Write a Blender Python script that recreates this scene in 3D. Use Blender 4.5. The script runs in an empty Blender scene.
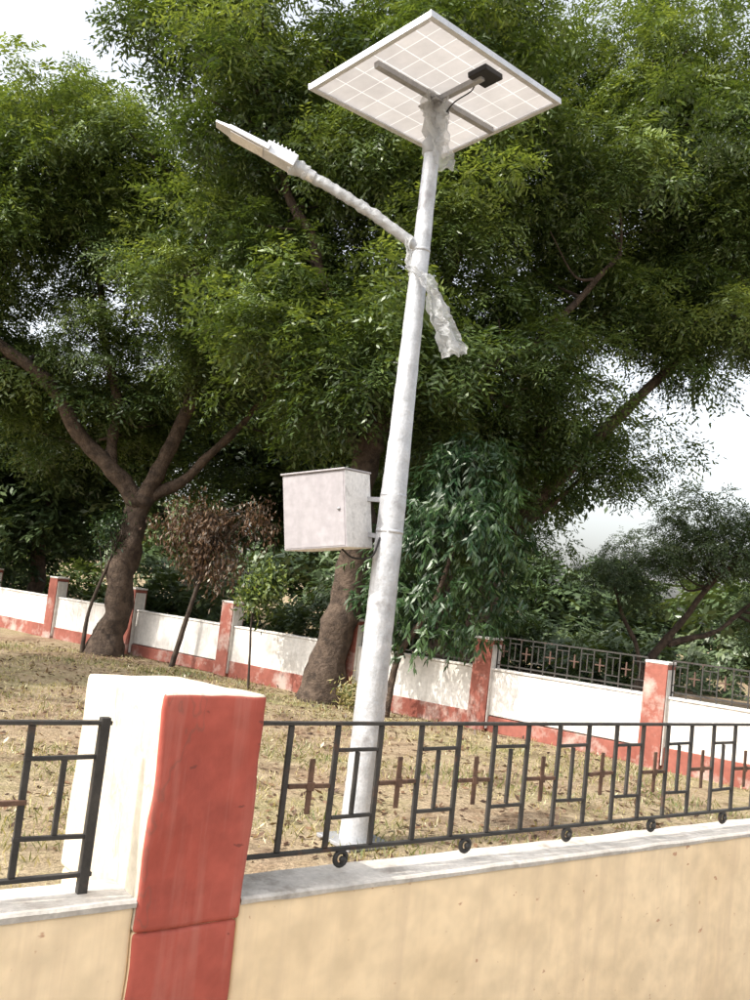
import bpy, bmesh, math, numpy as np
from mathutils import Vector, Matrix, noise
rng=np.random.default_rng(7)
sc=bpy.context.scene
sc.view_settings.view_transform='Standard'; sc.view_settings.look='None'; sc.view_settings.exposure=0
V=lambda *a: np.array(a,float)
def unit(v): v=np.asarray(v,float); return v/np.linalg.norm(v)
# ---------------------------------------------------------------- directions
A37=math.atan2(.597,.80)
D=V(math.cos(A37),math.sin(A37),0)      # along the near wall
N=V(D[1],-D[0],0)                        # towards the road side
P0=V(-.262,2.434,0)
UP=V(0,0,1)
def W(k,o,z): return P0+D*k+N*o+UP*z
# ---------------------------------------------------------------- materials
def newmat(name):
    m=bpy.data.materials.new(name); m.use_nodes=True
    nt=m.node_tree; nt.nodes.clear()
    out=nt.nodes.new('ShaderNodeOutputMaterial')
    return m,nt,out
def nd(nt,t,**kw):
    n=nt.nodes.new(t)
    for k,v in kw.items(): setattr(n,k,v)
    return n
def ramp(nt,fac,stops):
    r=nt.nodes.new('ShaderNodeValToRGB')
    els=r.color_ramp.elements
    while len(els)<len(stops): els.new(.5)
    for e,(p,c) in zip(els,stops):
        e.position=p; e.color=(c[0],c[1],c[2],1) if hasattr(c,'__len__') else (c,c,c,1)
    nt.links.new(fac,r.inputs['Fac']); return r.outputs['Color']
def mixc(nt,f,a,b,mode='MIX'):
    m=nt.nodes.new('ShaderNodeMix'); m.data_type='RGBA'; m.blend_type=mode
    for s,v in ((m.inputs[0],f),(m.inputs[6],a),(m.inputs[7],b)):
        if hasattr(v,'is_linked'): nt.links.new(v,s)
        elif hasattr(v,'__len__'): s.default_value=(v[0],v[1],v[2],1)
        else: s.default_value=v
    return m.outputs[2]
def tex(nt,scale,detail=4,rough=.55,sc3=None,dist=0):
    tc=nt.nodes.new('ShaderNodeTexCoord'); vec=tc.outputs['Object']
    if sc3 is not None:
        mp=nt.nodes.new('ShaderNodeMapping'); mp.inputs['Scale'].default_value=sc3
        nt.links.new(vec,mp.inputs['Vector']); vec=mp.outputs['Vector']
    n=nt.nodes.new('ShaderNodeTexNoise'); n.inputs['Scale'].default_value=scale
    n.inputs['Detail'].default_value=detail; n.inputs['Roughness'].default_value=rough; n.inputs['Distortion'].default_value=dist
    nt.links.new(vec,n.inputs['Vector']); return n.outputs['Fac']
def surf(name,c1,c2,scale=6,rough=.8,bump=.3,bscale=60,metal=0,stain=None,stain_s=2.,stain_lo=.55,stain_hi=.7,streak=None,bdist=.004,spec=.3,lo=.35,hi=.65,spots=None,crack=None):
    m,nt,out=newmat(name); b=nd(nt,'ShaderNodeBsdfPrincipled')
    col=ramp(nt,tex(nt,scale,3),[(lo,c1),(hi,c2)])
    fine=ramp(nt,tex(nt,scale*9,2),[(.3,.86),(.7,1.08)])
    col=mixc(nt,1,col,fine,'MULTIPLY')
    if stain is not None:
        col=mixc(nt,ramp(nt,tex(nt,stain_s,5,.7),[(stain_lo,0.),(stain_hi,1.)]),col,stain)
    if streak is not None:
        col=mixc(nt,ramp(nt,tex(nt,3,4,.6,(5,5,.35)),[(.50,0.),(.72,.6)]),col,streak)
    if spots is not None:
        col=mixc(nt,ramp(nt,tex(nt,22,3,.5,(1,1,1.6)),[(.70,0.),(.74,.75)]),col,spots)
    if crack is not None:
        col=mixc(nt,ramp(nt,tex(nt,2.4,5,.6,(1,1,.45)),[(.493,0.),(.4985,crack),(.504,0.)]),col,(.12,.08,.06))
    nt.links.new(col,b.inputs['Base Color'])
    b.inputs['Roughness'].default_value=rough; b.inputs['Metallic'].default_value=metal
    b.inputs['Specular IOR Level'].default_value=spec
    if bump>0:
        bm=nd(nt,'ShaderNodeBump'); bm.inputs['Strength'].default_value=bump; bm.inputs['Distance'].default_value=bdist
        nt.links.new(tex(nt,bscale,4,.65),bm.inputs['Height']); nt.links.new(bm.outputs[0],b.inputs['Normal'])
    nt.links.new(b.outputs[0],out.inputs[0]); return m
def leafmat(name,dark,mid,lite,trans=.28):
    m,nt,out=newmat(name)
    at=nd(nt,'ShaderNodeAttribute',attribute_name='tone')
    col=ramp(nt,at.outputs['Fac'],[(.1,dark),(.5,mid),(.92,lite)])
    d=nd(nt,'ShaderNodeBsdfDiffuse'); nt.links.new(col,d.inputs['Color'])
    g=nd(nt,'ShaderNodeBsdfGlossy'); g.inputs['Roughness'].default_value=.40; g.inputs['Color'].default_value=(.85,.88,.8,1)
    t=nd(nt,'ShaderNodeBsdfTranslucent'); nt.links.new(mixc(nt,1,col,(1.9,1.75,.6),'MULTIPLY'),t.inputs['Color'])
    m0=nd(nt,'ShaderNodeMixShader'); m0.inputs[0].default_value=.06
    nt.links.new(d.outputs[0],m0.inputs[1]); nt.links.new(g.outputs[0],m0.inputs[2])
    mx=nd(nt,'ShaderNodeMixShader'); mx.inputs[0].default_value=trans
    nt.links.new(m0.outputs[0],mx.inputs[1]); nt.links.new(t.outputs[0],mx.inputs[2]); nt.links.new(mx.outputs[0],out.inputs[0])
    return m
M={}
M['cream']=surf('cream_paint',(.78,.60,.38),(.82,.65,.43),1.2,.85,.35,45,stain=(.64,.49,.32),stain_s=1.1,stain_lo=.56,stain_hi=.95,streak=(.64,.49,.33),spots=(.42,.20,.12))
M['ledge']=surf('ledge_cement',(.42,.39,.35),(.54,.50,.45),8,.9,.5,80,stain=(.22,.19,.16),stain_s=5,streak=(.30,.26,.22))
M['red']=surf('red_oxide_paint',(.34,.070,.048),(.42,.098,.070),2,.75,.35,50,stain=(.22,.048,.036),stain_s=2.6,stain_lo=.55,stain_hi=.8,streak=(.45,.18,.14),spots=(.16,.045,.035),crack=.45)
M['white']=surf('white_limewash',(.46,.40,.31),(.55,.49,.39),4,.85,.4,50,stain=(.34,.27,.20),stain_s=3,stain_lo=.55,stain_hi=.85,crack=.4)
M['farwhite']=surf('far_white_paint',(.54,.51,.47),(.66,.63,.59),2,.85,.4,30,stain=(.28,.24,.20),stain_s=1.6,stain_lo=.53,stain_hi=.78,streak=(.36,.32,.28))
M['farred']=surf('far_red_paint',(.20,.060,.042),(.27,.095,.070),2,.85,.4,30,stain=(.38,.30,.26),stain_s=2.2,stain_lo=.50,stain_hi=.66)
M['iron']=surf('dark_iron_paint',(.028,.026,.024),(.050,.045,.040),12,.5,.3,120,stain=(.10,.05,.03),stain_s=14,stain_lo=.58,stain_hi=.75)
M['rust']=surf('rusted_iron',(.085,.050,.034),(.15,.085,.056),30,.85,.4,150,stain=(.04,.028,.022),stain_s=16)
M['farrust']=surf('far_rusted_iron',(.07,.04,.03),(.11,.065,.05),30,.85,0)
M['pole']=surf('galvanised_wrap',(.38,.39,.41),(.52,.53,.55),7,.34,.5,24,metal=.2,stain=(.27,.265,.27),stain_s=5,spec=.6,bdist=.012,streak=(.30,.295,.30))
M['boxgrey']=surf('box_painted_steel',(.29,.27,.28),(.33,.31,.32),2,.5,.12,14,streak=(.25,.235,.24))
M['boxside']=surf('box_side_lit_white',(.66,.64,.62),(.78,.76,.74),5,.45,.5,20,stain=(.42,.40,.38),stain_s=9)  # brightness painted into the box's shaded side as paler colour; lens reuses it
M['alu']=surf('aluminium_frame',(.56,.57,.59),(.66,.67,.69),10,.35,.1,60,metal=.4)
M['steel']=surf('bracket_steel',(.30,.30,.31),(.38,.38,.39),10,.45,.2,60,metal=.4)
M['black']=surf('black_plastic',(.012,.012,.013),(.02,.02,.02),10,.4,0)
M['bark']=surf('bark',(.050,.035,.026),(.115,.082,.060),9,.95,1.,22,stain=(.03,.022,.017),stain_s=6,bdist=.04)
M['barkdark']=surf('bark_twig',(.035,.026,.02),(.075,.055,.042),9,.95,0)
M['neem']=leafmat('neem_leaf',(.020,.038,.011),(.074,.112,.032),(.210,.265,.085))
M['backleaf']=leafmat('far_leaf',(.026,.046,.020),(.062,.095,.038),(.14,.18,.075),.15)
M['ashoka']=leafmat('ashoka_leaf',(.009,.028,.010),(.022,.052,.016),(.060,.105,.034),.15)
M['dry']=leafmat('dry_leaf',(.045,.024,.016),(.09,.050,.032),(.17,.10,.06),.15)
M['grass']=leafmat('grass_blade',(.085,.11,.026),(.22,.20,.085),(.42,.35,.19),.2)
def plasticmat():
    m,nt,out=newmat('clear_plastic_wrap')
    b=nd(nt,'ShaderNodeBsdfPrincipled'); b.inputs['Base Color'].default_value=(.58,.59,.60,1); b.inputs['Roughness'].default_value=.15
    bm=nd(nt,'ShaderNodeBump'); bm.inputs['Strength'].default_value=1.; bm.inputs['Distance'].default_value=.015
    nt.links.new(tex(nt,40,3),bm.inputs['Height']); nt.links.new(bm.outputs[0],b.inputs['Normal'])
    t=nd(nt,'ShaderNodeBsdfTranslucent'); t.inputs[0].default_value=(.6,.61,.61,1)
    tr=nd(nt,'ShaderNodeBsdfTransparent')
    m1=nd(nt,'ShaderNodeMixShader'); m1.inputs[0].default_value=.4; nt.links.new(b.outputs[0],m1.inputs[1]); nt.links.new(t.outputs[0],m1.inputs[2])
    m2=nd(nt,'ShaderNodeMixShader'); m2.inputs[0].default_value=.40; nt.links.new(m1.outputs[0],m2.inputs[1]); nt.links.new(tr.outputs[0],m2.inputs[2])
    nt.links.new(m2.outputs[0],out.inputs[0]); return m
M['plastic']=plasticmat()
def panelmat():
    m,nt,out=newmat('solar_panel_backsheet')
    uv=nd(nt,'ShaderNodeUVMap'); 
    mp=nd(nt,'ShaderNodeMapping'); mp.inputs['Scale'].default_value=(9,6,1); nt.links.new(uv.outputs[0],mp.inputs['Vector'])
    br=nd(nt,'ShaderNodeTexBrick'); br.offset=0; br.inputs['Scale'].default_value=1; br.inputs['Mortar Size'].default_value=.022; br.inputs['Mortar Smooth'].default_value=.4
    br.inputs['Brick Width'].default_value=1; br.inputs['Row Height'].default_value=1
    br.inputs['Color1'].default_value=(.42,.395,.38,1); br.inputs['Color2'].default_value=(.47,.445,.43,1); br.inputs['Mortar'].default_value=(.74,.73,.72,1)
    nt.links.new(mp.outputs[0],br.inputs['Vector'])
    col=mixc(nt,1,br.outputs['Color'],ramp(nt,tex(nt,3,5,.7),[(.3,.82),(.7,1.08)]),'MULTIPLY')
    b=nd(nt,'ShaderNodeBsdfPrincipled'); b.inputs['Roughness'].default_value=.35
    nt.links.new(col,b.inputs['Base Color'])
    t=nd(nt,'ShaderNodeBsdfTranslucent'); nt.links.new(col,t.inputs[0])
    m1=nd(nt,'ShaderNodeMixShader'); m1.inputs[0].default_value=.42; nt.links.new(b.outputs[0],m1.inputs[1]); nt.links.new(t.outputs[0],m1.inputs[2])
    nt.links.new(m1.outputs[0],out.inputs[0]); return m
M['panel']=panelmat()
def groundmat():
    m,nt,out=newmat('dry_grass_ground'); b=nd(nt,'ShaderNodeBsdfDiffuse')
    c=ramp(nt,tex(nt,.55,6,.65),[(.35,(.23,.15,.10)),(.5,(.30,.235,.15)),(.66,(.21,.20,.09))])
    c=mixc(nt,ramp(nt,tex(nt,5,6,.7),[(.42,0.),(.68,.8)]),c,(.40,.32,.22))
    c=mixc(nt,ramp(nt,tex(nt,1.7,6,.7),[(.52,0.),(.66,.85)]),c,(.14,.095,.065))
    c=mixc(nt,1,c,ramp(nt,tex(nt,45,4,.7),[(.3,.5),(.7,1.3)]),'MULTIPLY')
    nt.links.new(c,b.inputs['Color'])
    bm=nd(nt,'ShaderNodeBump'); bm.inputs['Strength'].default_value=.8; bm.inputs['Distance'].default_value=.04
    nt.links.new(tex(nt,25,6,.7),bm.inputs['Height']); nt.links.new(bm.outputs[0],b.inputs['Normal'])
    nt.links.new(b.outputs[0],out.inputs[0]); return m
M['ground']=groundmat()
M['road']=surf('dusty_concrete_road',(.26,.235,.20),(.36,.32,.27),1.5,.9,.5,90,stain=(.16,.14,.12),stain_s=.8,stain_lo=.5,stain_hi=.8)
# ---------------------------------------------------------------- mesh helpers
class MB:
    def __init__(s): s.v=[];s.f=[];s.mi=[];s.n=0;s.sm=[]
    def add(s,v,f,mi=0,smooth=False):
        v=np.asarray(v,float); s.v.append(v)
        for q in f: s.f.append(tuple(i+s.n for i in q)); s.mi.append(mi); s.sm.append(smooth)
        s.n+=len(v)
    def box(s,c,ax,size,mi=0,taper=1.):
        c=np.asarray(c,float); a,b,u=[np.asarray(x,float) for x in ax]; h=[x/2 for x in size]
        v=[]
        for k in (-1,1):
            t=taper if k>0 else 1
            for i,j in ((-1,-1),(1,-1),(1,1),(-1,1)): v.append(c+a*h[0]*i*t+b*h[1]*j*t+u*h[2]*k)
        s.add(v,[(3,2,1,0),(4,5,6,7),(0,1,5,4),(1,2,6,5),(2,3,7,6),(3,0,4,7)],mi)
    def bar(s,p,q,w,mi=0,side=None,w2=None):
        p=np.asarray(p,float);q=np.asarray(q,float);d=q-p;L=np.linalg.norm(d);d/=L
        if side is None: side=D if abs(d[2])>.7 else UP
        a=np.cross(d,side);a/=np.linalg.norm(a);b=np.cross(a,d)
        s.box((p+q)/2,(a,b,d),(w,w2 or w,L),mi)
    def tube(s,pts,rad,seg=10,mi=0,lump=0,ls=3.):
        pts=np.asarray(pts,float);n=len(pts);rad=np.broadcast_to(rad,(n,)) if np.ndim(rad)==0 else np.asarray(rad)
        t=np.gradient(pts,axis=0);t/=np.linalg.norm(t,axis=1)[:,None]
        ref=V(1,0,0) if abs(t[0][0])<.8 else V(0,1,0)
        v=[];a=np.cross(t[0],ref);a/=np.linalg.norm(a)
        for i in range(n):
            a=a-t[i]*np.dot(a,t[i]);a/=np.linalg.norm(a);b=np.cross(t[i],a)
            for j in range(seg):
                th=2*math.pi*j/seg;dv=a*math.cos(th)+b*math.sin(th);r=rad[i]
                if lump: 
                    q=pts[i]+dv*r; r=r*(1+lump*noise.noise(Vector((q*ls).tolist())))
                v.append(pts[i]+dv*r)
        f=[]
        for i in range(n-1):
            for j in range(seg):
                k=(j+1)%seg; f.append((i*seg+j,i*seg+k,(i+1)*seg+k,(i+1)*seg+j))
        f.append(tuple(range(seg))[::-1]); f.append(tuple((n-1)*seg+j for j in range(seg)))
        s.add(v,f,mi,True)
    def sphere(s,c,r,mi=0,sz=(1,1,1)):
        v=[];f=[];U,Wn=12,8
        for i in range(Wn+1):
            ph=math.pi*i/Wn
            for j in range(U):
                th=2*math.pi*j/U; v.append(np.asarray(c)+r*V(math.sin(ph)*math.cos(th)*sz[0],math.sin(ph)*math.sin(th)*sz[1],math.cos(ph)*sz[2]))
        for i in range(Wn):
            for j in range(U):
                k=(j+1)%U; f.append((i*U+j,(i+1)*U+j,(i+1)*U+k,i*U+k))
        s.add(v,f,mi,True)
    def obj(s,name,mats,parent=None,bevel=0):
        me=bpy.data.meshes.new(name); me.from_pydata(np.concatenate(s.v).tolist(),[],s.f)
        for m in mats: me.materials.append(M[m])
        me.polygons.foreach_set('material_index',s.mi); me.polygons.foreach_set('use_smooth',s.sm); me.update()
        o=bpy.data.objects.new(name,me); sc.collection.objects.link(o)
        if bevel:
            b=o.modifiers.new('bevel','BEVEL'); b.width=bevel; b.segments=2; b.limit_method='ANGLE'
        if parent: par(o,parent)
        return o
def empty(name,loc):
    e=bpy.data.objects.new(name,None); e.location=Vector(np.asarray(loc,float).tolist()); sc.collection.objects.link(e); e.empty_display_size=.2; return e
def par(o,e):
    o.parent=e; o.matrix_parent_inverse=Matrix.Translation(e.location).inverted()
def curve(pts,n=10):
    P=np.asarray(pts,float);P=np.vstack([2*P[0]-P[1],P,2*P[-1]-P[-2]]);o=[]
    for i in range(1,len(P)-2):
        for t in np.linspace(0,1,n,endpoint=False):
            o.append(.5*((2*P[i])+(-P[i-1]+P[i+1])*t+(2*P[i-1]-5*P[i]+4*P[i+1]-P[i+2])*t*t+(-P[i-1]+3*P[i]-3*P[i+1]+P[i+2])*t**3))
    o.append(P[-2]);return np.array(o)
def quads_obj(name,verts,faces,tone,mat):
    me=bpy.data.meshes.new(name); nv=len(verts);nf=len(faces)
    me.vertices.add(nv);me.vertices.foreach_set('co',verts.astype(np.float32).ravel())
    me.loops.add(nf*4);me.loops.foreach_set('vertex_index',faces.astype(np.int32).ravel())
    me.polygons.add(nf);me.polygons.foreach_set('loop_start',np.arange(0,nf*4,4,dtype=np.int32));me.polygons.foreach_set('loop_total',np.full(nf,4,np.int32))
    me.update(calc_edges=True)
    a=me.attributes.new('tone','FLOAT','FACE');a.data.foreach_set('value',tone.astype(np.float32))
    me.materials.append(M[mat]);return me
def leaves(base,dirv,L,Wd,nrm):
    d=dirv/np.linalg.norm(dirv,axis=1)[:,None]; s=np.cross(d,nrm);s/=np.linalg.norm(s,axis=1)[:,None]+1e-9
    L=np.broadcast_to(L,len(base))[:,None];Wd=np.broadcast_to(Wd,len(base))[:,None]
    m=base+d*L*.45
    v=np.stack([base,m+s*Wd/2,base+d*L,m-s*Wd/2],1).reshape(-1,3)
    return v,np.arange(len(v)).reshape(-1,4)
# ---------------------------------------------------------------- ground and road
def gh(x,y): return .05*noise.noise(Vector((x*.35,y*.35,0)))+.015*noise.noise(Vector((x*1.7,y*1.7,3)))
def ground():
    xs=np.concatenate([np.linspace(-900,-30,14),np.linspace(-26,26,105),np.linspace(30,900,14)])
    ys=np.concatenate([np.linspace(-900,-30,12),np.linspace(-26,40,132),np.linspace(46,1500,16)])
    v=[]
    for y in ys:
        for x in xs:
            z=0
            if abs(x)<26 and 1.5<y<40 and (V(x,y,0)-P0)@N<-.3: z=gh(x,y)
            v.append((x,y,z))
    nx=len(xs);f=[(j*nx+i,j*nx+i+1,(j+1)*nx+i+1,(j+1)*nx+i) for j in range(len(ys)-1) for i in range(nx-1)]
    mb=MB();mb.add(v,f,0,True);mb.obj('ground',['ground'])
    mb=MB();mb.box(P0+N*4.6+UP*.02,(D,N,UP),(160,7,.06));mb.obj('road',['road'])
ground()
# ---------------------------------------------------------------- near wall + pillar + fence
def plaster_box(name,c,size,mats,slopeback=0,parent=None,jit=.003,bev=.014):
    bm=bmesh.new();bmesh.ops.create_cube(bm,size=1)
    for v in bm.verts: v.co=Vector((v.co.x*size[0],v.co.y*size[1],v.co.z*size[2]))
    bmesh.ops.bevel(bm,geom=bm.edges[:],offset=bev,segments=3,affect='EDGES',profile=.6)
    for ax in range(3):
        nrm=Vector((0,0,0));nrm[ax]=1
        n=min(90,max(2,int(size[ax]/.04)))
        for i in range(1,n):
            co=Vector((0,0,0));co[ax]=-size[ax]/2+size[ax]*i/n
            bmesh.ops.bisect_plane(bm,geom=bm.verts[:]+bm.edges[:]+bm.faces[:],plane_co=co,plane_no=nrm)
    R=np.array([D,N,UP]).T; c=np.asarray(c,float)
    for f in bm.faces:
        nn=f.normal; f.smooth=True
        f.material_index=0 if nn.y>.5 else 1
        if nn.z>.6 and len(mats)>2: f.material_index=2
    for v in bm.verts:
        l=np.array(v.co)
        if l[2]>size[2]*.3: l[2]+=slopeback*(l[1]-size[1]/2)
        w=c+R@l
        nv=noise.noise_vector(Vector((w*7).tolist()))
        nv2=noise.noise_vector(Vector((w*28).tolist()))
        w=w+np.array(nv)*jit+np.array(nv2)*jit*.35
        v.co=Vector(w.tolist())
    me=bpy.data.meshes.new(name);bm.to_mesh(me);bm.free()
    for m in mats: me.materials.append(M[m])
    o=bpy.data.objects.new(name,me);sc.collection.objects.link(o)
    if parent: par(o,parent)
    return o
wall=empty('boundary_wall',W(1,0,0))
def wallseg(k0,k1,top,tag):
    plaster_box('wall_face_'+tag,W((k0+k1)/2,.01,(top-.015)/2),(k1-k0,.135,top-.015),['cream','cream'],parent=wall,jit=.004)
    mb=MB()
    n=int((k1-k0)/.05);v=[];f=[]
    for i in range(n+1):
        k=k0+(k1-k0)*i/n
        e=.005*noise.noise(Vector((k*9,1,0)));e2=.004*noise.noise(Vector((k*7,5,0)));z=.003*noise.noise(Vector((k*6,9,0)))
        for (o_,z_) in ((-.068+e2,top-.02),(-.068+e2,top+z),(.078+e,top+z-.002),(.084+e,top-.008+z),(.083+e,top-.020+1.2*e)): v.append(W(k,o_,z_))
    for i in range(n):
        for j in range(4): f.append((i*5+j,i*5+j+1,(i+1)*5+j+1,(i+1)*5+j))
    mb.add(v,f,0,False);mb.obj('coping_'+tag,['ledge'],wall)
wallseg(-.01,9,.80,'right'); wallseg(-6,-.292,.825,'left')
pil=empty('gate_pillar',W(-.15,-.15,0))
pk0,pk1=-.292,-.008
plaster_box('pillar_block',W((pk0+pk1)/2,.088-.26,(1.305+.748)/2),(pk1-pk0,.52,1.305-.748),['red','white','white'],slopeback=.05,parent=pil,jit=.006)
plaster_box('pillar_shaft',W((pk0+pk1)/2-.002,.084-.25,.748/2),(pk1-pk0-.006,.50,.748),['red','cream'],parent=pil,jit=.005)
def fence(name,posts,firstA,zb,zt,ends,ros=[]):
    e=empty(name,W(posts[0],0,zb)); a,b=ends
    mb=MB()
    mb.bar(W(a,0,zt),W(b,0,zt),.017,0,w2=.010); mb.bar(W(a,0,zb),W(b,0,zb),.017,0,w2=.010)
    mb.obj('rails',['iron'],e,.0015)
    mb=MB(); cr=MB()
    for i,k in enumerate(posts):
        j=rng.normal()*.008
        mb.box(W(k,0,(zb+zt)/2),(D,N,unit(UP+D*j)),(.016,.010,zt-zb-.012))
    for i in range(len(posts)-1):
        k0,k1=posts[i],posts[i+1];m=(k0+k1)/2
        if (i%2==0)==firstA:
            z=1.043+rng.normal()*.004; tl=rng.normal()*.01
            cr.bar(W(k0+.010,.001,z-tl*.1),W(k1-.010,.001,z+tl*.1),.012,0,w2=.012); cr.box(W(m,.006,z),(D,N,UP),(.017,.006,.15)); cr.box(W(m,.010,z),(D,N,UP),(.024,.006,.024))
        else:
            for z in (1.142,.955): mb.bar(W(k0+.009,0,z+rng.normal()*.002),W(k1-.009,0,z+rng.normal()*.002),.012,0,w2=.010)
            mb.box(W(m+rng.normal()*.002,0,(1.142+.955)/2),(D,N,UP),(.013,.010,1.142-.955-.012))
    mb.obj('bars',['iron'],e,.0015); cr.obj('cross_ornaments',['rust'],e,.0015)
    mb=MB()
    for k in ros:
        th=np.linspace(0,2*math.pi,17)
        mb.tube([W(k+.019*math.cos(t),.002,zb-.027+.019*math.sin(t)) for t in th],.0075,8)
        mb.sphere(W(k,.012,zb-.027),.010)
    if ros: mb.obj('rosettes',['iron'],e)
    return e
sp=.1575
fence('iron_fence',[-.0+.132+sp*i for i in range(0,50)],True,.867,1.217,(-.008,8),[.347+.4835*i for i in range(0,12)])
pl=[-.397]+[-.565-sp*i for i in range(0,28)]
fence('iron_fence',pl,False,.867,1.217,(-5,-.38),[-.95,-1.43,-1.9])
mb=MB();mb.box(W(-.397,0,1.025),(D,N,UP),(.024,.020,.41));e=bpy.data.objects['iron_fence.001'];mb.obj('end_post',['iron'],e,.002)
# ---------------------------------------------------------------- far wall
Q0=V(3.44,10.35,0);E=unit(V(-.787,.617,0));FN=V(-E[1],E[0],0)
if FN[1]>0: FN=-FN
def Fw(k,o,z): return Q0+E*k+FN*o+UP*z
pks=[-4.9,-2.45,0,2.25,4.45,7.0,9.5,11.9,14.3,16.8]
fw=empty('compound_wall',Q0)
mb=MB()
for i in range(len(pks)-1):
    a,b=pks[i]+.13,pks[i+1]-.13
    mb.box(Fw((a+b)/2,0,.49),(E,FN,UP),(b-a,.13,.56),0)
    mb.box(Fw((a+b)/2,.004,.10),(E,FN,UP),(b-a,.15,.24+.05*math.sin(i*2.1)),1)
    mb.box(Fw((a+b)/2,0,.785),(E,FN,UP),(b-a,.16,.03),0)
mb.obj('wall_panels',['farwhite','farred'],fw,.01)
mb=MB()
for k in pks:
    l=.02*rng.normal()
    mb.box(Fw(k,.01,.57),(E,FN,unit(UP+E*l)),(.26,.26,1.16),0); mb.box(Fw(k+l*.6,.01,1.165),(E,FN,UP),(.27,.27,.03),1)
    mb.box(Fw(k-.136,.012,.57),(E,FN,UP),(.012,.22,1.05),1)
mb.obj('wall_pillars',['farred','farwhite'],fw,.015)
ff=empty('compound_fence',Q0+UP*.8)
mb=MB();cr=MB()
for i in range(4):
    a,b=pks[i]+.15,pks[i+1]-.15
    for z in (.85,1.2): mb.bar(Fw(a,0,z),Fw(b,0,z),.018)
    n=int((b-a)/.16)
    for j in range(n+1):
        k=a+(b-a)*j/n; mb.bar(Fw(k,0,.80),Fw(k,0,1.2),.013,side=E)
        if j<n:
            m=k+(b-a)/n/2
            if j%2: cr.bar(Fw(m,0,.95),Fw(m,0,1.11),.016,side=E);cr.bar(Fw(k+.02,0,1.03),Fw(m*2-k-.02,0,1.03),.013)
            else:
                mb.bar(Fw(m,0,.93),Fw(m,0,1.14),.011,side=E)
                for z in (.93,1.14): mb.bar(Fw(k,0,z),Fw(2*m-k,0,z),.011)
mb.obj('railings',['iron'],ff);cr.obj('cross_ornaments',['farrust'],ff)
# ---------------------------------------------------------------- solar street light
PX,PY=.12,5.94
sl=empty('solar_street_light',V(PX,PY,0))
prof=[(-.05,.108),(.0,.107),(1.2,.096),(2.22,.088),(2.30,.083),(3.0,.070),(3.9,.060),(3.98,.060),(4.78,.052),(4.9,.050)]
zs=[];rs=[]
for (z0,r0),(z1,r1) in zip(prof[:-1],prof[1:]):
    n=max(1,int((z1-z0)/.04))
    for i in range(n): t=i/n; zs.append(z0+(z1-z0)*t); rs.append(r0+(r1-r0)*t)
zs.append(4.9);rs.append(.05)
mb=MB();mb.tube([(PX,PY,z) for z in zs],rs,28,0,.05,14);mb.obj('pole',['pole'],sl)
mb=MB()
for z,r in ((2.0,.092),(2.24,.087),(3.93,.064)): mb.tube([(PX,PY,z-.012),(PX,PY,z+.012)],r,20)
mb.obj('pole_clamps',['pole'],sl)
mb=MB();mb.box((PX,PY,.012),(D,N,UP),(.36,.36,.024));mb.obj('base_plate',['steel'],sl,.004)
# arm
a0=V(PX,PY,3.90);ap=curve([a0,V(.02,PY-.03,3.99),V(-.30,PY-.06,4.16),V(-.70,PY-.10,4.335)],8)
mb=MB();mb.tube(ap,np.linspace(.034,.030,len(ap)),14,0,.08,12);mb.obj('arm',['pole'],sl)
mb=MB();ap2=curve([V(.05,PY-.03,3.97),V(-.30,PY-.06,4.16),V(-.72,PY-.10,4.345)],40);mb.tube(ap2,.037,16,0,.30,26);mb.obj('arm_wrap',['plastic'],sl)
L0=V(-.70,PY-.10,4.335);ld=unit(V(-1.34,PY-.18,4.575)-L0); lb=unit(np.cross(ld,V(0,0,1)));lu=np.cross(lb,ld)
if lu[2]<0: lu=-lu
mb=MB()
mb.tube([L0-ld*.05,L0+ld*.14],.040,14)
mb.box(L0+ld*.21+lu*.012,(lb,lu,ld),(.15,.085,.22),0,.92)
mb.box(L0+ld*.44-lu*.0,(lb,lu,ld),(.18,.040,.30),0,.80)
mb.box(L0+ld*.63,(lb,lu,ld),(.14,.026,.12),0,.6)
for i in range(6): mb.box(L0+ld*(.14+.03*i)+lu*.062,(lb,lu,ld),(.12,.02,.007),0)
mb.obj('lamp_head',['alu'],sl,.006)
mb=MB();mb.box(L0+ld*.45-lu*.024,(lb,lu,ld),(.13,.006,.24));mb.obj('led_lens',['boxside'],sl,.002)
mb=MB();mb.tube(curve([L0+ld*.0,L0+ld*.06,L0+ld*.12],14),np.linspace(.044,.058,29),16,0,.4,24);mb.obj('lamp_wrap',['plastic'],sl)
def crumple(name,pts,w,amp,seed,wdir,parent,sub=30,nw=9):
    c=curve(pts,sub//(len(pts)-1)+1);n=len(c);v=[]
    for i in range(n):
        t=i/(n-1);ww=w(t)
        for j in range(nw):
            s_=j/(nw-1)-.5
            q=c[i]+wdir*s_*ww+V(0,1,0)*.5*ww*math.sin(s_*9+t*5)*.5
            nv=np.array(noise.noise_vector(Vector((q*11+seed).tolist())))+.7*np.array(noise.noise_vector(Vector((q*28+seed).tolist())))
            v.append(q+nv*amp)
    f=[(i*nw+j,i*nw+j+1,(i+1)*nw+j+1,(i+1)*nw+j) for i in range(n-1) for j in range(nw-1)]
    mb=MB();mb.add(v,f,0,False);return mb.obj(name,['plastic'],parent)
crumple('hanging_wrap',[V(.03,PY-.08,3.98),V(.05,PY-.12,3.78),V(.20,PY-.10,3.66),V(.30,PY-.08,3.45),V(.42,PY-.06,3.22)],lambda t:.05+.14*t**1.3,.035,3.,V(.95,0,.3),sl,44,12)
crumple('hanging_wrap_b',[V(.04,PY-.06,3.97),V(.09,PY+.12,3.80),V(.27,PY+.04,3.62),V(.33,PY,3.38),V(.45,PY,3.26)],lambda t:.04+.09*t,.035,8.,V(.95,0,.3),sl,44,10)
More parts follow.
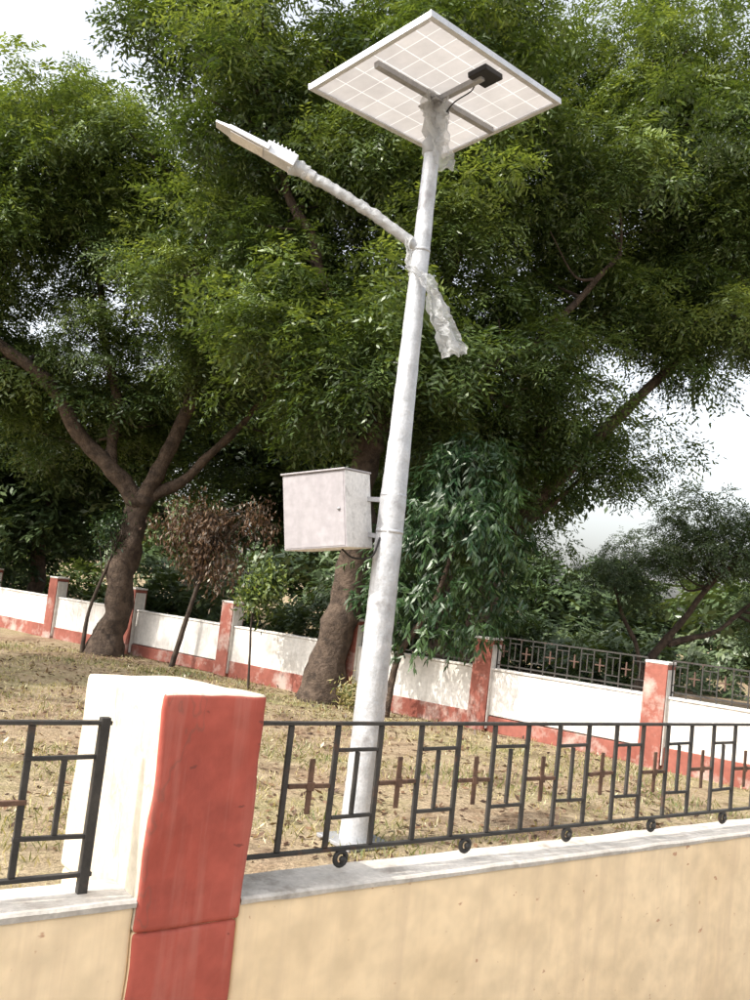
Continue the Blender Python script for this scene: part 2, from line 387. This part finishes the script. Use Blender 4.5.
crumple('bracket_wrap',[V(.10,PY-.10,5.0),V(.10,PY-.12,4.85),V(.17,PY-.11,4.68),V(.23,PY-.08,4.5)],lambda t:.20-.11*t,.035,15.,V(1,0,0),sl,36,11)
mb=MB();mb.tube([(PX,PY,z) for z in np.linspace(4.62,4.98,18)],np.linspace(.058,.085,18),18,0,.6,16);mb.obj('top_wrap',['plastic'],sl)
# panel
yaw,ti,ro=.797,3.031,.106
Rz=np.array([[math.cos(yaw),-math.sin(yaw),0],[math.sin(yaw),math.cos(yaw),0],[0,0,1]])
Rx=np.array([[1,0,0],[0,math.cos(ti),-math.sin(ti)],[0,math.sin(ti),math.cos(ti)]])
Ry=np.array([[math.cos(ro),0,math.sin(ro)],[0,1,0],[-math.sin(ro),0,math.cos(ro)]])
R=Rz@Rx@Ry;pa,pb,pn=R[:,0],R[:,1],-R[:,2]
PC=V(.115,5.90,5.04);pw,ph=1.406,1.057
me=bpy.data.meshes.new('panel_sheet')
cv=[PC-pa*pw/2-pb*ph/2,PC+pa*pw/2-pb*ph/2,PC+pa*pw/2+pb*ph/2,PC-pa*pw/2+pb*ph/2]
cv=[c+pn*.01 for c in cv]
me.from_pydata([c.tolist() for c in cv],[],[(0,1,2,3)]);uvl=me.uv_layers.new(name='UVMap')
for i,q in enumerate([(0,0),(1,0),(1,1),(0,1)]): uvl.data[i].uv=q
me.materials.append(M['panel']);o=bpy.data.objects.new('panel_sheet',me);sc.collection.objects.link(o);par(o,sl)
mb=MB()
for s_ in (-1,1):
    mb.box(PC+pb*s_*(ph/2+.004)+pn*.0,(pa,pb,pn),(pw+.03,.012,.042)); mb.box(PC+pb*s_*(ph/2-.014)-pn*.018,(pa,pb,pn),(pw-.01,.026,.004))
    mb.box(PC+pa*s_*(pw/2+.004)+pn*.0,(pa,pb,pn),(.012,ph-.006,.042)); mb.box(PC+pa*s_*(pw/2-.014)-pn*.0185,(pa,pb,pn),(.026,ph-.06,.004))
mb.obj('panel_frame',['alu'],sl,.001)
mb=MB()
mb.box(PC-pn*.042,(pa,pb,pn),(pw-.16,.042,.040)); mb.box(PC+pb*.2-pn*.043,(pa,pb,pn),(.042,.36,.038))
mb.box(PC-pb*.02-pn*.085,(pa,pb,pn),(.20,.16,.012)); mb.tube([(PX,PY,4.86),(PX,PY,4.97)],.045,14)
for s_ in (-1,1): mb.box(PC+pa*s_*.05-pn*.10,(pa,pb,pn),(.008,.10,.09))
mb.obj('mounting_bracket',['steel'],sl,.002)
mb=MB();mb.box(PC+pb*.38+pa*.03-pn*.022,(pa,pb,pn),(.19,.15,.04));mb.obj('junction_box',['black'],sl,.006)
mb=MB();mb.tube(curve([PC+pb*.32-pn*.03,PC+pb*.25+pa*.05-pn*.06,PC+pb*.1+pa*.04-pn*.09,V(PX+.04,PY-.04,4.86)],8),.005,8);mb.obj('cable',['black'],sl)
# battery box
bz=Matrix.Rotation(math.radians(8.5),3,Vector((0,-1,0)))@Matrix.Rotation(math.radians(-29),3,'Z')
B=np.array(bz);bx,by,bu=B[:,0],B[:,1],B[:,2]
BC=V(-.305,5.99,2.085)
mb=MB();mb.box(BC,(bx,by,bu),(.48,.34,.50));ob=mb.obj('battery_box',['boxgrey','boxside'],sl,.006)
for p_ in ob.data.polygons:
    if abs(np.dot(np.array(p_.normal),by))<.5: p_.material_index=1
mb=MB();mb.box(BC+bu*.256-by*.004,(bx,by,bu),(.495,.36,.012));mb.obj('box_lid',['boxgrey'],sl,.003)
mb=MB();mb.box(BC-by*.1712,(bx,by,bu),(.455,.003,.475));mb.obj('box_door',['boxgrey'],sl,.0012)
mb=MB();mb.bar(V(-.1,6.0,2.2),V(PX,PY+.02,2.21),.03,side=UP);mb.bar(V(-.1,6.0,1.97),V(PX,PY+.02,1.96),.03,side=UP);mb.obj('box_brackets',['steel'],sl)
mb=MB();mb.tube([BC-by*.172+bx*.19+bu*.0,BC-by*.180+bx*.19+bu*.0],.010,10);mb.obj('box_lock',['steel'],sl)
mb=MB();mb.tube(curve([BC+bx*.1-bu*.25,V(-.1,5.93,1.80),V(.02,5.86,1.82),V(.06,5.87,1.95)],8),.007,8);mb.obj('box_cable',['black'],sl)
# ---------------------------------------------------------------- foliage clumps
def make_clump(seed,ns=290,nl=8,L=.105,Wd=.034,flat=.75,slen=.32):
    r=np.random.default_rng(seed)
    nsub=9;sub=r.normal(size=(nsub,3));sub/=np.linalg.norm(sub,axis=1)[:,None];sub*=(.35+.65*r.random((nsub,1)));sub[:,2]*=flat
    ids=r.integers(0,nsub,ns);q=r.normal(size=(ns,3));q/=np.linalg.norm(q,axis=1)[:,None]
    p=sub[ids]+q*(r.random((ns,1))**.5)*(.19+.18*r.random(nsub))[ids][:,None]*V(1,1,.6)
    out=q*.7+p*.5+V(0,0,.1);d=out/np.linalg.norm(out,axis=1)[:,None]+r.normal(size=(ns,3))*.3+V(0,0,-.30);d/=np.linalg.norm(d,axis=1)[:,None]
    sl_=slen*(.7+.6*r.random(ns))
    up=V(0,0,1)+r.normal(size=(ns,3))*.35
    side=np.cross(d,up);side/=np.linalg.norm(side,axis=1)[:,None]
    t=(np.arange(nl)+1)/nl
    base=p[:,None,:]+d[:,None,:]*(sl_[:,None]*t[None,:])[:,:,None]+V(0,0,-1)*(.12*(t**2))[None,:,None]
    sg=np.where(np.arange(nl)%2==0,1,-1)[None,:,None]
    ld_=d[:,None,:]*.55+side[:,None,:]*sg*.85+V(0,0,-.35)+r.normal(size=(ns,nl,3))*.2
    nr=np.broadcast_to(up[:,None,:],ld_.shape)+r.normal(size=(ns,nl,3))*.3
    LL=(L*(.75+.5*r.random((ns,nl)))).ravel()
    v,f=leaves(base.reshape(-1,3),ld_.reshape(-1,3),LL,Wd*(.8+.4*r.random(ns*nl)),nr.reshape(-1,3))
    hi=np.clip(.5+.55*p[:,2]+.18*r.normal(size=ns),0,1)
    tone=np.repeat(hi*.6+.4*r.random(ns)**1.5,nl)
    return v.astype(np.float32),tone
CL=[make_clump(100+i) for i in range(6)]
BL=[make_clump(200+i,150,7,.20,.085,.8,.34) for i in range(4)]
def rot(r,tilt=.25):
    a,b,c=r.normal()*tilt,r.normal()*tilt,r.random()*6.283
    return np.array(Matrix.Rotation(c,3,'Z')@Matrix.Rotation(b,3,'Y')@Matrix.Rotation(a,3,'X'))
def merge(parent,name,mat,items,meshes,r):
    vs=[];ts=[]
    for pos,sv in items:
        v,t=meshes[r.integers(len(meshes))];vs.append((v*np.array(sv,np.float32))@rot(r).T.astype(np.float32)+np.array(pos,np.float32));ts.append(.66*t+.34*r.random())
    v=np.concatenate(vs);me=quads_obj(name,v,np.arange(len(v)).reshape(-1,4),np.concatenate(ts),mat)
    o=bpy.data.objects.new(name,me);sc.collection.objects.link(o);par(o,parent)
def crown(parent,ells,meshes,mat,seed,smin=.7,smax=1.2,skeleton=None,bias=2.2,mb=None):
    r=np.random.default_rng(seed);items=[]
    for (c,rad,n) in ells:
        for _ in range(n):
            q=r.normal(size=3);q/=np.linalg.norm(q);q*=r.random()**(1/bias)
            pos=np.array(c)+q*np.array(rad);s_=smin+(smax-smin)*r.random();items.append((pos,(s_,s_,s_*(.7+.3*r.random()))))
            if mb is not None and r.random()<.75:
                dd=np.linalg.norm(skeleton-pos,axis=1)+np.maximum(0,skeleton[:,2]-pos[2])*1.5
                a=skeleton[np.argmin(dd)];L=np.linalg.norm(pos-a)
                if L>.2:
                    m1=a+(pos-a)*.4+r.normal(size=3)*.10*L+V(0,0,-.05*L)
                    cc=curve([a,m1,pos],5);mb.tube(cc,np.linspace(.018+.012*L,.008,len(cc)),6)
    merge(parent,'crown',mat,items,meshes,r)
def tree(name,base,limbs,ells,seed,meshes=None,mat='neem',twigs=True,**kw):
    e=empty(name,base);mb=MB();sk=[]
    for pts,r0,r1 in limbs:
        c=curve(pts,10);n=len(c)
        jit=np.array([np.array(noise.noise_vector(Vector((q*1.1+seed).tolist()))) for q in c])*min(.20,1.3*r0)
        jit[0]=0;c=c+jit*np.minimum(1,np.linspace(0,3,n))[:,None]
        rr=r0+(r1-r0)*np.linspace(0,1,n)**.8
        if np.allclose(pts[0][2],-.1): rr=rr*(1+.45*np.exp(-np.linspace(0,n,n)/2.5))
        mb.tube(c,rr,16 if r0>.1 else 8,0,.35,4);sk.append(c)
    mb.obj('trunk_and_limbs',['bark'],e)
    tw=MB();tw.tube([(base[0],base[1],.5),(base[0],base[1],.6)],.01,5)
    crown(e,ells,meshes or CL,mat,seed,skeleton=np.vstack(sk)[6:],mb=tw if twigs else None,**kw)
    tw.obj('twigs',['barkdark'],e);return e
tree('neem_tree',(-4.25,15.6,0),[
 ([V(-4.3,15.6,-.1),V(-4.2,15.6,1.2),V(-4.05,15.6,2.7)],.27,.20),
 ([V(-4.05,15.6,2.6),V(-4.9,15.5,3.5),V(-5.9,15.3,4.5),V(-7.4,15,5.6),V(-8.6,15,6.6)],.17,.06),
 ([V(-4.05,15.6,2.6),V(-3.7,15.5,3.7),V(-3.3,15.4,5.0),V(-3.6,15.4,6.6),V(-4.1,15.4,8.2)],.16,.05),
 ([V(-4.0,15.6,2.7),V(-3.1,15.7,3.4),V(-2.5,15.7,4.3),V(-2.0,15.8,5.0)],.11,.04),
 ([V(-4.6,15.5,3.2),V(-4.8,15.7,4.6),V(-5.3,15.8,6.2),V(-5.6,16,7.6)],.11,.04),
 ],[((-5.5,15.6,7.9),(2.3,2.0,1.9),46),((-7.8,15.6,6.9),(1.9,2.0,1.7),28),((-3.2,16.2,6.8),(2.0,2.0,2.0),34),((-4.8,17.2,4.6),(3.2,1.2,1.3),26),((-7.4,15.4,9.1),(1.3,.9,.6),10),((-7.4,16,4.9),(1.3,1,.9),12),((-4.2,14.9,5.2),(1.8,.6,.6),9)],11)
tree('neem_tree',(-.45,12.95,0),[
 ([V(-.42,12.95,-.1),V(-.30,12.95,1.6),V(-.22,12.95,3.2),V(-.05,13,4.4)],.27,.19),
 ([V(-.05,13,4.3),V(-.7,12.9,5.4),V(-1.5,12.8,6.8),V(-2.2,12.8,8.8)],.14,.05),
 ([V(-.05,13,4.3),V(.5,13.1,5.6),V(.9,13.2,7.3),V(1.0,13.2,9.4)],.14,.05),
 ([V(-.1,13,4.0),V(1.0,13.2,4.8),V(2.3,13.4,5.8),V(3.4,13.5,7.2)],.11,.04),
 ([V(-.2,13,3.6),V(-1.2,13.2,4.3),V(-2.3,13.4,5.2),V(-3.2,13.5,6.3)],.10,.035),
 ],[((-2.0,13.6,8.9),(2.3,2.0,2.6),58),((.7,13.4,8.6),(2.4,2.0,3.0),58),((-1.9,13.9,5.9),(2.2,1.7,1.3),28),((1.0,14.0,5.0),(2.2,1.6,1.4),34),((-.5,12.3,4.9),(1.7,.6,.7),14)],23)
tree('neem_tree',(1.9,15.4,0),[
 ([V(1.9,15.4,-.1),V(2.0,15.4,1.6),V(2.5,15.4,3.2)],.22,.16),
 ([V(2.5,15.4,3.1),V(3.4,15.2,4.3),V(4.5,15.1,5.6),V(5.8,15,7.0),V(7,15,8.2)],.13,.05),
 ([V(2.5,15.4,3.1),V(2.8,15.3,5),V(3.3,15.3,7),V(3.6,15.3,9.5)],.13,.05),
 ([V(2.5,15.4,2.9),V(3.2,15.6,3.6),V(3.9,15.8,4.3)],.07,.03),
 ([V(2.4,15.4,3.0),V(1.6,15.5,4.2),V(.8,15.6,5.4)],.09,.03),
 ],[((3.6,15,9.8),(2.8,2.2,2.9),64),((5.9,15,8.9),(2.2,2.0,2.2),40),((4.0,15.2,6.9),(2.2,1.6,1.1),24),((1.9,16.2,3.9),(1.5,1.3,1.8),32),((4.2,15.8,4.6),(.7,.6,.4),5),((6.3,15.2,6.8),(1.0,.8,.5),6)],37)
# tree standing left of the view, shading the yard
tree('neem_tree',(-9.6,9.6,0),[([V(-9.6,9.6,-.1),V(-9.5,9.6,2),V(-9.2,9.7,4)],.24,.15),([V(-9.2,9.7,3.9),V(-8.8,9.7,5.5),V(-8.5,9.7,7)],.13,.05)],
 [((-8.6,9.8,6.1),(2.1,2.8,1.3),26)],77,twigs=False,smin=.55,smax=.95)
tree('background_tree',(-7.5,20.5,0),[([V(-7.5,20.5,-.1),V(-7.4,20.5,2),V(-7.2,20.5,4)],.2,.1)],
 [((-8.2,20.3,3.6),(3.2,1.6,2.2),50),((-3.0,21,4.8),(3.4,1.5,2.4),46)],51,meshes=BL,mat='backleaf',twigs=False)
tree('background_tree',(1.8,20.5,0),[([V(1.8,20.5,-.1),V(1.8,20.5,2),V(1.9,20.5,4)],.2,.1)],
 [((1.0,20.5,4.5),(3.4,1.5,2.4),46)],52,meshes=BL,mat='backleaf',twigs=False)
tree('shade_tree',(6.0,18.6,0),[
 ([V(5.6,18.6,-.1),V(6.1,18.6,1.1),V(6.9,18.6,2.2),V(7.6,18.6,3.2)],.11,.04),
 ([V(5.9,18.6,.3),V(5.5,18.6,1.4),V(5.0,18.6,2.4)],.07,.03),
 ([V(6.3,18.6,1.2),V(7.4,18.6,1.7),V(8.4,18.6,2.6)],.07,.03)],
 [((7.1,18.8,3.3),(2.0,1.2,.8),20),((5.2,18.9,2.5),(1.2,.9,.7),9),((8.9,19,2.6),(1.5,1.2,.9),9)],61,smin=.5,smax=.85,mat='backleaf')
e=empty('distant_trees',(0,40,0))
r=np.random.default_rng(5);it=[]
for i in range(140):
    x=r.uniform(-30,40);y=r.uniform(28,44);z=r.uniform(.3,2.8)+(1.5 if x<-2 else 0);s_=r.uniform(1.4,2.3);it.append(((x,y,z),(s_,s_,s_*.8)))
for i in range(46):
    x=r.uniform(-12,9);y=r.uniform(21.5,25);z=r.uniform(.2,1.1);s_=r.uniform(.8,1.3);it.append(((x,y,z),(s_,s_,s_*.8)))
merge(e,'tree_mass','backleaf',it,BL,r)
# ---------------------------------------------------------------- ashoka tree
def ashoka():
    e=empty('ashoka_tree',(.55,12.0,0));r=np.random.default_rng(9)
    mb=MB();mb.tube(curve([V(.45,12,-.05),V(.55,12,.8),V(.95,12,1.6),V(1.2,12,2.8),V(1.28,12,3.7)],8),np.linspace(.055,.012,33),10,0,.2,8);mb.obj('trunk',['bark'],e)
    nb=125;zc=r.uniform(1.0,3.7,nb);Rb=np.interp(zc,[1.0,1.5,2.3,3.0,3.8],[.66,.95,.92,.68,.28]);th=r.random(nb)*6.283;rr=Rb*(.3+.75*r.random(nb)**.6)
    cx=np.interp(zc,[1,2,3.7],[1.0,1.10,1.25])
    C=np.stack([cx+rr*np.cos(th),12+rr*np.sin(th),zc],1)
    n=1900;b=r.integers(0,nb,n);p=C[b]+r.normal(size=(n,3))*V(.12,.12,.11)
    th=th[b];o_=np.stack([np.cos(th),np.sin(th),0*th],1)
    nl=8;t=np.arange(nl)/nl
    d=o_*.5+V(0,0,-.55)+r.normal(size=(n,3))*.45;d/=np.linalg.norm(d,axis=1)[:,None]
    base=p[:,None]+d[:,None]*(t*.22)[None,:,None]
    az=r.random((n,nl))*6.28
    ld_=d[:,None]*.6+np.stack([np.cos(az),np.sin(az),0*az],2)*.6
    ld_[...,2]-=.35
    nr=np.stack([-np.sin(az),np.cos(az),0*az+.3],2)+o_[:,None]*1.0+V(0,0,.5)+r.normal(size=(n,nl,3))*.4
    v,f=leaves(base.reshape(-1,3),ld_.reshape(-1,3),.10+.06*r.random(n*nl),.032,nr.reshape(-1,3))
    tone=np.repeat((r.random(nb)*.6)[b],nl)+.4*r.random(n*nl)
    me=quads_obj('leaves',v,f,tone,'ashoka');o=bpy.data.objects.new('leaves',me);sc.collection.objects.link(o);par(o,e)
ashoka()
def sapling(name,pts,r0,cl,mat,n,seed,L=.07,Wd=.03,down=.5):
    e=empty(name,pts[0]);r=np.random.default_rng(seed);mb=MB();c=curve(pts,8);mb.tube(c,np.linspace(r0,r0*.4,len(c)),8,0,.2,8)
    P=[]
    for (cc,rad,k) in cl:
        for _ in range(k):
            q=r.normal(size=3);q/=np.linalg.norm(q);tip=np.array(cc)+q*np.array(rad)*r.random()**.5
            a=c[-1-int(r.integers(0,len(c)//2))];m=(a+tip)/2+V(0,0,.08);bb=curve([a,m,tip],4);mb.tube(bb,np.linspace(.011,.004,len(bb)),5);P.append(tip)
    mb.obj('stem',['barkdark'],e);P=np.array(P)
    p=P[r.integers(0,len(P),n)]+r.normal(size=(n,3))*.09;p[:,2]-=np.abs(r.normal(size=n))*.14*down
    v,f=leaves(p,r.normal(size=(n,3))*.6+V(0,0,-down),L*(.6+.8*r.random(n)),Wd,r.normal(size=(n,3))+V(0,0,1))
    me=quads_obj('leaves',v,f,r.random(n),mat);o=bpy.data.objects.new('leaves',me);sc.collection.objects.link(o);par(o,e)
sapling('dried_shrub',[V(-3.0,14.9,-.05),V(-2.85,14.9,.8),V(-2.7,14.9,1.6),V(-2.6,14.9,2.5)],.05,[((-2.75,14.9,2.45),(.85,.5,.5),50),((-2.5,14.9,1.95),(.6,.4,.4),24),((-2.0,14.9,2.6),(.5,.3,.35),12)],'dry',4200,71,.09,.03,1.4)
sapling('sapling',[V(-4.62,15.4,-.05),V(-4.6,15.4,.7),V(-4.4,15.4,1.5),V(-4.2,15.3,2.1)],.04,[((-4.4,15.4,2.2),(.4,.3,.4),14)],'ashoka',900,72)
sapling('sapling',[V(-1.52,13.3,-.05),V(-1.56,13.3,.5),V(-1.6,13.3,1.1),V(-1.5,13.3,1.5)],.02,[((-1.5,13.3,1.5),(.35,.25,.35),22)],'neem',1500,73,.09,.04)
sapling('low_bush',[V(-.02,12.2,-.02),V(0,12.2,.1),V(0,12.2,.2)],.012,[((0,12.2,.16),(.22,.2,.13),16)],'grass',900,74,.08,.02,0)
# ---------------------------------------------------------------- grass and litter
def grass():
    r=np.random.default_rng(3);n=130000
    x=r.uniform(-9,11,n);y=2.2+r.random(n)**1.25*14;p=np.stack([x,y,0*x],1)
    dn=(p-P0)@N;df=(p-Q0)@FN
    clump=np.array([noise.noise(Vector((a*.9,b*.9,0)))+.6*noise.noise(Vector((a*4,b*4,2))) for a,b in zip(x,y)])
    keep=(dn<-.12)&(df>.1)&(clump+r.random(n)*.6>.28);p=p[keep];clump=clump[keep];n=len(p)
    p[:,2]=np.array([gh(a,b) for a,b in p[:,:2]])-.005
    d=r.normal(size=(n,3))*.55;d[:,2]=1
    h=(.025+.05*r.random(n))*(1+.9*np.clip(clump,0,1))
    nr=r.normal(size=(n,3));nr[:,2]*=.3
    v,f=leaves(p,d,h,.007+.004*r.random(n),nr)
    green=np.clip((p[:,0]-.5)*.15,0,.35)*(p[:,1]<9)
    me=quads_obj('grass',v,f,np.clip(.72-green-.75*clump+.22*r.normal(size=n),0,1),'grass')
    sc.collection.objects.link(bpy.data.objects.new('grass',me))
    n=9000;x=r.uniform(-9,3,n);y=r.uniform(5,16.5,n);p=np.stack([x,y,0*x],1);p=p[((p-Q0)@FN>.1)];n=len(p)
    p[:,2]=np.array([gh(a,b) for a,b in p[:,:2]])+.012
    d=r.normal(size=(n,3));d[:,2]*=.25
    v,f=leaves(p,d,.05+.05*r.random(n),.03,V(0,0,1)+r.normal(size=(n,3))*.3)
    me=quads_obj('fallen_leaves',v,f,r.random(n),'dry');sc.collection.objects.link(bpy.data.objects.new('fallen_leaves',me))
grass()
# ---------------------------------------------------------------- light
el=math.radians(45);Th=unit(D*.99+N*.15)
Tv=Vector((Th[0]*math.cos(el),Th[1]*math.cos(el),-math.sin(el)))
su=bpy.data.lights.new('sun','SUN');su.energy=5.0;su.angle=math.radians(.5);su.color=(1,.95,.86)
so=bpy.data.objects.new('sun',su);so.rotation_euler=Tv.to_track_quat('-Z','Y').to_euler();so.location=(-8,-4,15);sc.collection.objects.link(so)
w=bpy.data.worlds.new('World');sc.world=w;w.use_nodes=True;nt=w.node_tree;bg=nt.nodes['Background']
sk=nt.nodes.new('ShaderNodeTexSky');sk.sky_type='NISHITA';sk.sun_disc=False;sk.sun_elevation=el
sk.sun_rotation=math.atan2(-Th[0],-Th[1])%(2*math.pi);sk.air_density=1.2;sk.dust_density=5;sk.ozone_density=1
hs=nt.nodes.new('ShaderNodeHueSaturation');hs.inputs['Saturation'].default_value=.30;hs.inputs['Value'].default_value=2.65
nt.links.new(sk.outputs[0],hs.inputs['Color']);nt.links.new(hs.outputs[0],bg.inputs[0]);bg.inputs[1].default_value=.15
# ---------------------------------------------------------------- camera
rr_=math.radians(6.5);pp=math.radians(5.74);c,s=math.cos(rr_),math.sin(rr_)
R0=Vector((1,0,0));F=Vector((0,math.cos(pp),math.sin(pp)));U0=Vector((0,-math.sin(pp),math.cos(pp)))
X=R0*c+U0*s;Yv=-R0*s+U0*c;Z=-F
cam=bpy.data.cameras.new('camera');cam.sensor_fit='VERTICAL';cam.sensor_height=36;cam.sensor_width=27;cam.lens=36*.9;cam.clip_end=3000;cam.clip_start=.05
co=bpy.data.objects.new('camera',cam);sc.collection.objects.link(co)
co.matrix_world=Matrix(((X.x,Yv.x,Z.x,0),(X.y,Yv.y,Z.y,0),(X.z,Yv.z,Z.z,1.6),(0,0,0,1)))
sc.camera=co
